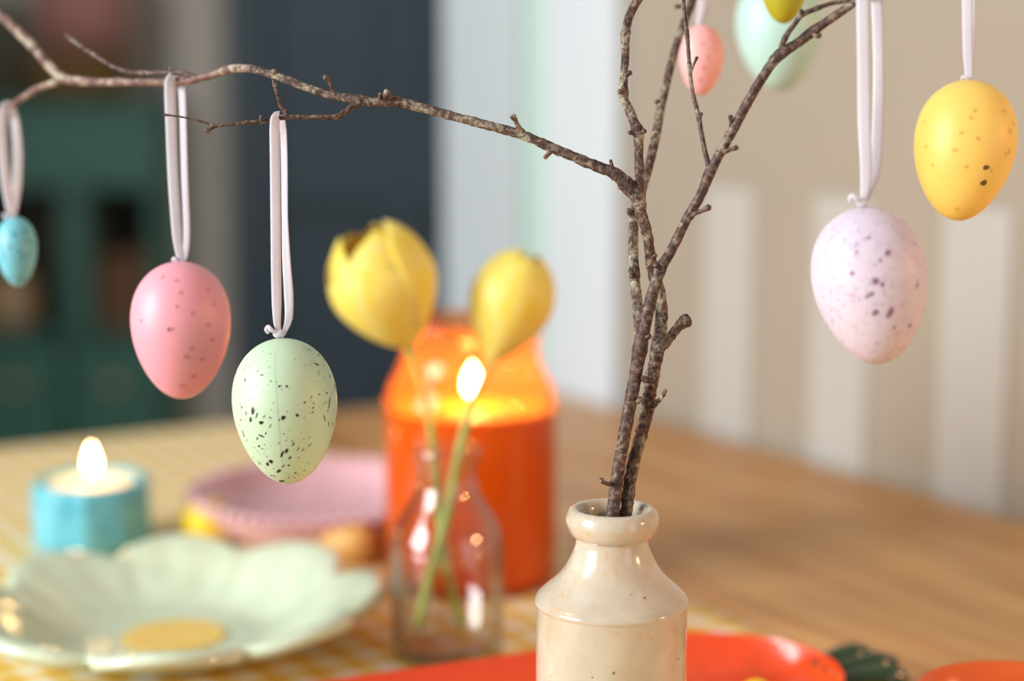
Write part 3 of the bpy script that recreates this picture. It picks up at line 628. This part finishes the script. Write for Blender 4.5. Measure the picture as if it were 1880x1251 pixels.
# lilac egg
V_ = egg('hanging_egg', 'lilac egg with violet speckles hanging at the right', (1578,381), (1618,668), 209, .615, EG_LILAC)
loop(V_.root, [(1583,374,.612,1.6,0),(1587,358,.612,2.6,0),(1590,308,.612,3.8,5),(1587,224,.612,4.2,0),(1586,112,.612,4.2,4),(1584,0,.612,4.2,0),(1583,-25,.611,4.2,0)],
     [(1588,-42,.610,4.0,10),(1598,-48,.614,3.8,10),(1607,-40,.618,3.8,10)], [(1610,0,.618,3.8,5),(1613,112,.618,3.6,8),(1612,224,.617,3.8,0),(1606,313,.615,3.8,5),(1594,355,.613,2.6,5),(1585,374,.612,1.6,5)])
knot(V_.root, 1583, 373, .611, 0.0018)
sp = [(*V_.from_px(x, y), r/V_.k, 1.2, 1) for (x, y, r) in ((1607,517,6),(1607,573,5.5),(1634,571,6),(1631,577,5),(1619,523,4),(1628,467,5),(1566,503,4),(1668,597,4),(1600,540,4),(1592,545,3),(1680,525,4),(1574,465,3),(1595,440,3),(1640,600,3),(1615,480,3))]
for k in range(700):
    t = random.uniform(-.92, .92); th = random.uniform(-math.pi, math.pi); sp.append((t, th, random.choice((.10,.12,.16,.2,.28))*mm*random.uniform(.7,1.2), random.choice((1,1.3,1.7)), random.uniform(0,3)))
V_.specks(V_.sh, sp, SP_LILAC, V_.root)
# yellow egg
Y_ = egg('hanging_egg', 'golden yellow egg hanging at the far right edge', (1785,148), (1756,405), 184, .685, EG_YEL)
loop(Y_.root, [(1780,152,.683,1.8,0),(1779,138,.683,2.8,0),(1777,90,.683,3.6,5),(1776,0,.683,3.8,0),(1775,-60,.683,3.8,0)],
     [(1776,-82,.682,3.8,10),(1780,-92,.686,3.6,12),(1784,-82,.690,3.6,10)], [(1783,0,.688,3.4,0),(1782,90,.686,3.2,5),(1781,138,.684,2.4,0),(1780,152,.683,1.6,0)])
knot(Y_.root, 1782, 150, .682, 0.0014)
Y_.specks(Y_.sh, [(*Y_.from_px(x, y), r/Y_.k, 1.1, 0) for (x, y, r) in ((1788,217,4),(1764,257,4),(1753,287,4.5),(1781,230,4),(1793,268,4),(1840,215,4),(1850,250,5),(1848,287,5),(1842,293,4),(1773,317,3.5),(1757,388,4),(1702,275,3.5),(1714,310,3.5),(1856,235,4),(1816,322,3.5),(1730,240,3),(1700,230,3))], SP_OCH, Y_.root)
Y_.specks(Y_.sh, [(*Y_.from_px(1803, 344), 5.5/Y_.k, 1.2, R(60)), (*Y_.from_px(1807, 318), 4.8/Y_.k, 1.2, 0)], SP_OLV, Y_.root)
# small blush egg behind the forks
S_ = egg('hanging_egg', 'small blush pink egg behind the thin vertical twig', (1289,46), (1286,175), 82, .74, EG_PINK2)
loop(S_.root, [(1282,50,.738,1.6,0),(1284,36,.738,2.6,0),(1289,12,.738,3.4,0),(1287,-20,.735,3.4,0),(1284,-40,.720,3.4,5)],
     [(1285,-56,.712,3.4,10),(1291,-62,.722,3.2,15),(1297,-50,.736,3.2,10)], [(1296,-10,.740,3.2,0),(1293,18,.740,3.2,0),(1286,38,.739,2.4,0),(1283,50,.738,1.6,0)])
S_.specks(S_.sh, [(*S_.from_px(x, y), r/S_.k, 1.2, 0) for (x, y, r) in ((1293,130,4),(1286,152,3.6),(1290,88,3),(1300,112,3),(1318,140,3.5),(1315,100,3))], SP_PINK, S_.root)
# large mint egg and olive egg cut by the top of the frame
N_ = egg('hanging_egg', 'large blurred mint green egg at the top behind the forked twig', (1430,-52), (1432,167), 158, .86, EG_MINT)
loop(N_.root, [(1428,-48,.858,1.6,0),(1426,-70,.858,3,0),(1424,-150,.858,3.6,0),(1424,-240,.858,3.6,0)], [(1427,-266,.858,3.6,5),(1432,-274,.862,3.6,5),(1437,-262,.866,3.6,5)], [(1437,-150,.864,3.6,0),(1434,-70,.860,3,0),(1430,-48,.858,1.6,0)])
O_ = egg('hanging_egg', 'small olive green egg in front of the large mint egg', (1439,-74), (1439,43), 82, .71, EG_OLIVE)
loop(O_.root, [(1436,-70,.708,1.6,0),(1434,-90,.708,2.6,0),(1433,-130,.708,3.2,0),(1433,-175,.708,3.2,0)], [(1436,-194,.708,3.2,5),(1440,-199,.711,3.2,5),(1444,-190,.714,3.2,5)], [(1445,-150,.713,3.2,0),(1443,-90,.711,2.6,0),(1439,-70,.709,1.6,0)])

# ------------------------------------------------------------------ glass bottle with two tulips
gb = on(822, 1196, RZ); gb.z = RZ
gl_ = thing('glass_bottle', 'clear glass bottle half full of water holding two yellow tulips', 'bottle', gb)
gp = [(25,0),(28,1.2),(28.8,4),(28.8,50),(28.4,58),(27,64.5),(24,71),(20,77),(16.8,83),(15.4,88),(15,93),(15.2,99),(17,100.5),(17.4,103),(17.2,106),(16,107.5),(14.2,107.6)]
gi = [(13,106),(12.8,100),(12.6,93),(13.2,87),(14.8,81.5),(18,75.5),(22,69.5),(25,63.5),(26.3,57.5),(26.6,50),(26.6,6),(24,4),(2,3.4)]
MB().lathe([(r*mm, z*mm) for r, z in gp+gi], 96).build('glass', GLASS, gl_)
MB().lathe([(2*mm,3.5*mm),(23.9*mm,4.1*mm),(26.5*mm,6.1*mm),(26.5*mm,50*mm),(26.2*mm,57*mm),(25.4*mm,58*mm),(2*mm,57.6*mm)], 96).build('water', WATER, gl_)
dB = (gb-CAMP).dot(FW)
def tulip(label, base, top, d0, d1, R0, stem_pts, spin, heights, close, fill=1.6, ex=0.70):
    bpt, tpt = at(*base, d0), at(*top, d1); ax = (tpt-bpt); Ht = ax.length; ax.normalize()
    root = thing('tulip', label, 'tulip', bpt, 'tulips in the glass bottle')
    sx_ = ax.cross(Vector((0,1,0))).normalized(); sy_ = ax.cross(sx_).normalized()
    for k in range(6):
        inner = k % 2; phi = spin + k*math.pi/3; hs = heights[k]; nu, nv = 14, 22; v = []; f = []
        for lay in (0, 1):
            for i in range(nv+1):
                vv = i/nv; h = Ht*hs*vv
                q = vv*hs
                rho = R0*(math.sin(min(1, q*fill)*math.pi/2)**ex)*math.sqrt(max(0.02, 1-close*max(0, (q-0.42)/0.58)**2.4))*(0.94 if inner else 1.0)
                wid = R(64)*(math.sin(math.pi/2*min(1, vv*2.2+0.12))**0.6)*(1.0 if vv < .66 else math.sqrt(max(0.0, 1-((vv-.66)/.345)**3)))
                for j in range(nu+1):
                    u = j/nu*2-1; an = phi+u*wid
                    rr = rho*(1-0.07*u*u*(0 if inner else -0.4)) + (0.0012*(1-u*u)**3 if not inner else 0) - (0.0006*lay)
                    hh = h - 0.0015*u*u*vv**3
                    v.append(bpt + ax*hh + (sx_*math.cos(an)+sy_*math.sin(an))*max(rr, 0.0008))
        n1 = (nu+1)*(nv+1)
        for i in range(nv):
            for j in range(nu):
                a = i*(nu+1)+j; b = a+nu+1; f += [(a, a+1, b+1, b), (n1+a, n1+b, n1+b+1, n1+a+1)]
        for i in range(nv):
            for j in (0, nu): a = i*(nu+1)+j; b = a+nu+1; f.append((a, b, n1+b, n1+a))
        for j in range(nu): a = nv*(nu+1)+j; f.append((a, a+1, n1+a+1, n1+a))
        link('petal', v, f, PETAL, root, loc=root.location)
    P = [bpt+ax*0.003] + [at(x, y, d) for (x, y, d, r) in stem_pts]; rr = [2.6*mm]+[r*mm for (_,_,_,r) in stem_pts]
    op, orr = spline(P, rr, 0.003); MB().tube(op, orr, 12).build('stem', STEM, root, loc=root.location)
    return root
tulip('fuller yellow tulip leaning left in the glass bottle', (752,640), (662,422), dB, dB-0.012, 0.0275,
      [(762,670,dB,2.2),(778,720,dB,2.0),(790,780,dB,2.0),(799,850,dB,2.0),(803,920,dB,2.1),(812,1000,dB,2.2),(830,1090,dB,2.4),(848,1150,dB,2.4)], R(62), [.76,.97,1.0,.99,.98,1.0], 0.80)
tulip('slimmer closed yellow tulip leaning right in the glass bottle', (900,668), (972,462), dB+0.004, dB+0.004, 0.0218,
      [(886,700,dB+.003,2.3),(866,745,dB,2.3),(848,810,dB-.003,2.4),(835,870,dB-.005,2.5),(822,940,dB-.006,2.7),(800,1020,dB-.008,2.9),(782,1090,dB-.008,3.0),(768,1150,dB-.008,3.0)], R(96), [.95,.98,1,.98,.97,1], 0.93, 1.55, 0.74)

# ------------------------------------------------------------------ flames
def flame(parent, p, h, r, mat=None):
    prof = [(0.05,0),(0.55,.10),(0.92,.25),(1.0,.38),(0.86,.55),(0.6,.72),(0.32,.87),(0.05,1.0)]
    o = MB().lathe([(r*a, h*b) for a, b in prof], 24).build('flame', mat or FLAME, parent); o.location = p; return o
def wick(parent, p, h):
    MB().tube([Vector(p), Vector(p)+Vector((0.0003,0,h*.5)), Vector(p)+Vector((0.0012,0,h))], [0.0009]*3, 8).build('wick', WICK, parent)
# ------------------------------------------------------------------ orange jar candle
jb = on(865, 1062, RZ); jb.z = RZ
jar = thing('jar_candle', 'large orange glass jar candle burning behind the tulips', 'candle', jb)
jp = [(44,0),(48.5,1.5),(50,5),(50,104),(49.4,110),(47.6,115.5),(44.6,121),(41.6,126),(39.8,131),(39.4,138),(39.6,144),(40.4,145.5),(40.6,152),(40,154)]
ji = [(38.4,154),(37.6,151),(37,136),(37.6,130),(39.6,124.6),(42.8,119.4),(45.6,114.2),(47,109),(47.4,104),(47.4,6),(45,4),(2,3.6)]
MB().lathe([(r*mm, z*mm) for r, z in jp+ji], 96).build('glass_jar', JARGLASS, jar)
MB().lathe([(2*mm,3.8*mm),(44.8*mm,4.2*mm),(47.2*mm,6.4*mm),(47.2*mm,103*mm),(46.4*mm,103.6*mm),(43*mm,102.6*mm),(2*mm,101.8*mm)], 80).build('wax', WAX_O, jar)
wick(jar, (0,0,101*mm), 9*mm); flame(jar, (0.0012,0,108*mm), 20*mm, 5.0*mm, FLAME_J)
# ------------------------------------------------------------------ blue tealight holder
tb_ = on(172, 1003, RZ); tb_.z = RZ
tl_ = thing('tealight_holder', 'faceted turquoise ceramic candle holder with a burning tealight', 'candle holder', tb_)
def octo(a, z): return 0.965*math.cos(math.pi/10)/math.cos(((a+0.2) % (math.pi/5))-math.pi/10)*1.03
hp = [(30,0),(34,1),(36.5,4),(37.2,10),(37.2,36),(36.8,40),(36,42.5),(34.5,43.6),(32,43),(31,41)]
HB = MB().lathe([(r*mm, z*mm) for r, z in hp]+[(30*mm,38*mm),(29.6*mm,14*mm),(2*mm,13*mm)], 120, rf=octo).build('holder', BLUEGLAZE, tl_, smooth=True)
MB().lathe([(2*mm,13.2*mm),(27.5*mm,13.4*mm),(27.8*mm,40.6*mm),(27.4*mm,41.4*mm),(26*mm,40.9*mm),(2*mm,40.2*mm)], 64).build('tealight', WAX_P, tl_)
wick(tl_, (0,0,40*mm), 7*mm); flame(tl_, (0.0008,0,46*mm), 19*mm, 3.8*mm)

# ------------------------------------------------------------------ flower plate
fb = on(320, 1171, RZ+0.004); fb.z = RZ
fp = thing('flower_plate', 'pale green flower-shaped plate with gold dotted centre', 'plate', fb)
NPET = 8; RP = 0.110
seg, rings = 192, 40; v = []; f = []
def plate_pt(s_, a, lay):
    """s_ 0..1 from centre to rim"""
    ph = (a*NPET/(2*math.pi)+0.30) % 1.0; lob = math.sin(math.pi*ph)
    edge = 0.82+0.18*lob**0.55
    r = RP*s_*(1-(1-edge)*max(0, (s_-0.35)/0.65)**1.3)
    q = min(1, max(0, (s_-0.40)/0.56)); z = 0.0045 + 0.0245*(q*q*(3-2*q)*0.75+0.25*q)
    z += 0.0075*(lob-0.6)*max(0, (s_-0.4)/0.6)**1.2                       # cupped petals with a crease between
    z += 0.0009*math.sin(ph*math.pi*6)*max(0, (s_-0.5)/0.5)*(1-s_)*3
    if s_ > 0.93: z -= 0.002*((s_-0.93)/0.07)**2
    z += (0 if lay else -0.0042)
    return Vector((fb.x+r*math.cos(a), fb.y+r*math.sin(a), fb.z+max(z, 0.0)))
for lay in (1, 0):
    for i in range(rings+1):
        s_ = 0.02+0.98*i/rings
        for j in range(seg): v.append(plate_pt(s_, 2*math.pi*j/seg, lay))
nl = (rings+1)*seg
for i in range(rings):
    for j in range(seg):
        a = i*seg+j; b = i*seg+(j+1)%seg; f += [(a, a+seg, b+seg, b)]; f += [(nl+a, nl+b, nl+b+seg, nl+a+seg)]
for j in range(seg): a = rings*seg+j; b = rings*seg+(j+1)%seg; f.append((a, nl+a, nl+b, b))
f.append(tuple(range(seg-1, -1, -1))); f.append(tuple(range(nl, nl+seg)))
link('dish', v, f, GREENGLAZE, fp, loc=fb)
mb = MB().lathe([(1*mm,5.4*mm),(20*mm,5.4*mm),(26.5*mm,5.0*mm),(27.5*mm,4.0*mm)], 64, tuple(fb), cap0=False, cap1=False)
for k in range(260):
    r = 26*mm*math.sqrt((k+0.5)/260); a = k*2.39996; c = fb+Vector((r*math.cos(a), r*math.sin(a), 5.2*mm))
    mb.lathe([(1.25*mm,0),(1.1*mm,.55*mm),(.6*mm,.95*mm),(.1*mm,1.05*mm)], 8, tuple(c), cap0=False)
o = mb.build('flower_centre', GOLD, fp, loc=fb); o['label'] = 'raised gold dotted flower centre'

# ------------------------------------------------------------------ pink plate with a beaded rim
pb = on(600, 918, RZ+0.02); pb.z = RZ
pk = thing('pink_dish', 'dusty pink dish with a beaded rim behind the green flower plate', 'dish', pb)
MB().lathe([(50*mm,0),(56*mm,1*mm),(74*mm,9*mm),(84*mm,20*mm),(87*mm,27*mm),(86*mm,28.5*mm),(83*mm,27*mm),(79*mm,19*mm),(70*mm,11*mm),(52*mm,6.5*mm),(2*mm,6*mm)], 96).build('bowl', PINKGLAZE, pk)
mb = MB()
for k in range(56):
    a = 2*math.pi*k/56; c = (86.5*mm*math.cos(a), 86.5*mm*math.sin(a), 27*mm)
    mb.lathe([(0.5*mm,-4*mm),(3.2*mm,-2.6*mm),(4.3*mm,0),(3.2*mm,2.8*mm),(.5*mm,4*mm)], 10, c)
mb.build('beaded_rim', PINKGLAZE, pk)

# ------------------------------------------------------------------ carrot-shaped plate
cs = on(1530, 1212, RZ+0.018); ct = Vector((cs.x-0.315, cs.y-0.088, RZ)); cs.z = RZ
cax = (ct-cs); CL = cax.length; cax.normalize(); cno = Vector((cax.y, -cax.x, 0))
if cno.y < 0: cno = -cno
cr = thing('carrot_plate', 'orange red carrot-shaped plate with green leaf handle behind the stoneware bottle', 'plate', cs)
def half(s_):                 # half width along the carrot
    w = 0.060*min(1, math.sqrt(max(0, 1-(1-min(1, s_/0.24))**2.2)))
    return w*(1-0.62*max(0, (s_-0.2)/0.8)) * math.sqrt(max(0, 1-max(0, (s_-0.86)/0.14)**2))
v = []; f = []; ns, nc = 80, 40
for lay in (1, 0):
    for i in range(ns+1):
        s_ = 0.0005+0.999*i/ns; w = max(half(s_), 0.0005)
        endc = min(1, s_/0.13, (1-s_)/0.10)
        for j in range(nc+1):
            u = j/nc*2-1; e = max(abs(u)**1.0, 1-endc*1.0)
            rim = max(0, (e-0.62)/0.38)
            z = 0.004 + 0.015*rim**1.4 + 0.0004*math.sin(s_*160)*(1-rim)
            if e > 0.96: z -= 0.0008
            if not lay: z = max(0.0, z-0.004)
            v.append(cs + cax*(s_*CL) + cno*(u*w) + Vector((0,0,z)))
nl = (ns+1)*(nc+1)
for i in range(ns):
    for j in range(nc):
        a = i*(nc+1)+j; b = a+nc+1; f += [(a, a+1, b+1, b), (nl+a, nl+b, nl+b+1, nl+a+1)]
for i in range(ns):
    for j in (0, nc): a = i*(nc+1)+j; b = a+nc+1; f.append((a, b, nl+b, nl+a))
for i in (0, ns):
    for j in range(nc): a = i*(nc+1)+j; f.append((a, a+1, nl+a+1, nl+a))
link('dish', v, f, REDGLAZE, cr, loc=cs)
for k, (ang, ln, zz) in enumerate(((-0.10, .034, -.001), (0.06, .037, 0), (0.20, .030, .001))):
    d0 = (-cax*math.cos(ang) + cno*math.sin(ang)); st = cs + cno*(0.0095*(k-1)) + Vector((0,0,.010)) + cax*0.004
    P = [st, st+d0*ln*.35+Vector((0,0,.002+zz)), st+d0*ln*.75+Vector((0,0,.003+zz)), st+d0*ln+Vector((0,0,.001+zz))]
    op, rr = spline(P, [.0045,.0058,.0062,.0046], 0.002); lf = MB().tube(op, rr, 14).build('leaf', LEAFGLAZE, cr, loc=cs)
# little yellow egg in the carrot plate
def table_egg(name, label, p, w, h, mat, group=None, lie=(1, 0.3)):
    """egg lying on its side: p is the resting point"""
    d = Vector((lie[0], lie[1], 0)).normalized(); s2 = Vector((-d.y, d.x, 0)); v = []; f = []; seg, n = 36, 24; c = p+Vector((0,0,w/2))
    for i in range(n+1):
        t = -math.cos(math.pi*i/n)*0.9995; r = egg_r(t)*w/2
        for j in range(seg): a = 2*math.pi*j/seg; v.append(c+d*(t*h/2)+s2*(r*math.cos(a))+Vector((0,0,r*math.sin(a))))
    for i in range(n):
        for j in range(seg): f.append((i*seg+j, i*seg+(j+1)%seg, (i+1)*seg+(j+1)%seg, (i+1)*seg+j))
    f.append(tuple(reversed(range(seg)))); f.append(tuple(range(n*seg, (n+1)*seg)))
    o = link(name, v, f, mat, None, loc=p); tag(o, label, 'egg', group); return o
q = on(1386, 1284, RZ+0.006); q.z = RZ+0.0042
table_egg('candy_egg', 'tiny yellow candy egg lying in the carrot plate', q, .011, .015, EG_BRIGHT)
q = on(378, 1000, RZ); q.z = RZ
table_egg('loose_egg', 'bright yellow egg lying on the runner behind the flower plate', q, 0.029, .036, EG_BRIGHT, 'loose eggs on the runner', (1, -0.5))
q = on(642, 1036, RZ); q.z = RZ
table_egg('loose_egg', 'golden tan egg lying on the runner in front of the pink dish', q, .026, .037, EG_TAN, 'loose eggs on the runner', (1, -0.2))

# ------------------------------------------------------------------ orange bowl at the lower right corner
ob = at(1882, 1279, .68); ob = Vector((ob.x, ob.y, RZ)); zt = (at(1882, 1279, .68).z - RZ)
bw = MB().lathe([(20*mm,0),(24*mm,0.8*mm),(33*mm,zt*.3),(40.5*mm,zt*.7),(43.4*mm,zt-.8*mm),(43*mm,zt),(42*mm,zt-.5*mm),(38.6*mm,zt*.7),(31*mm,zt*.34),(20*mm,zt*.14),(1*mm,zt*.12)], 96).build('orange_bowl', BOWLGLAZE)
bw.location = ob; tag(bw, 'small orange bowl cut off at the lower right corner', 'bowl')
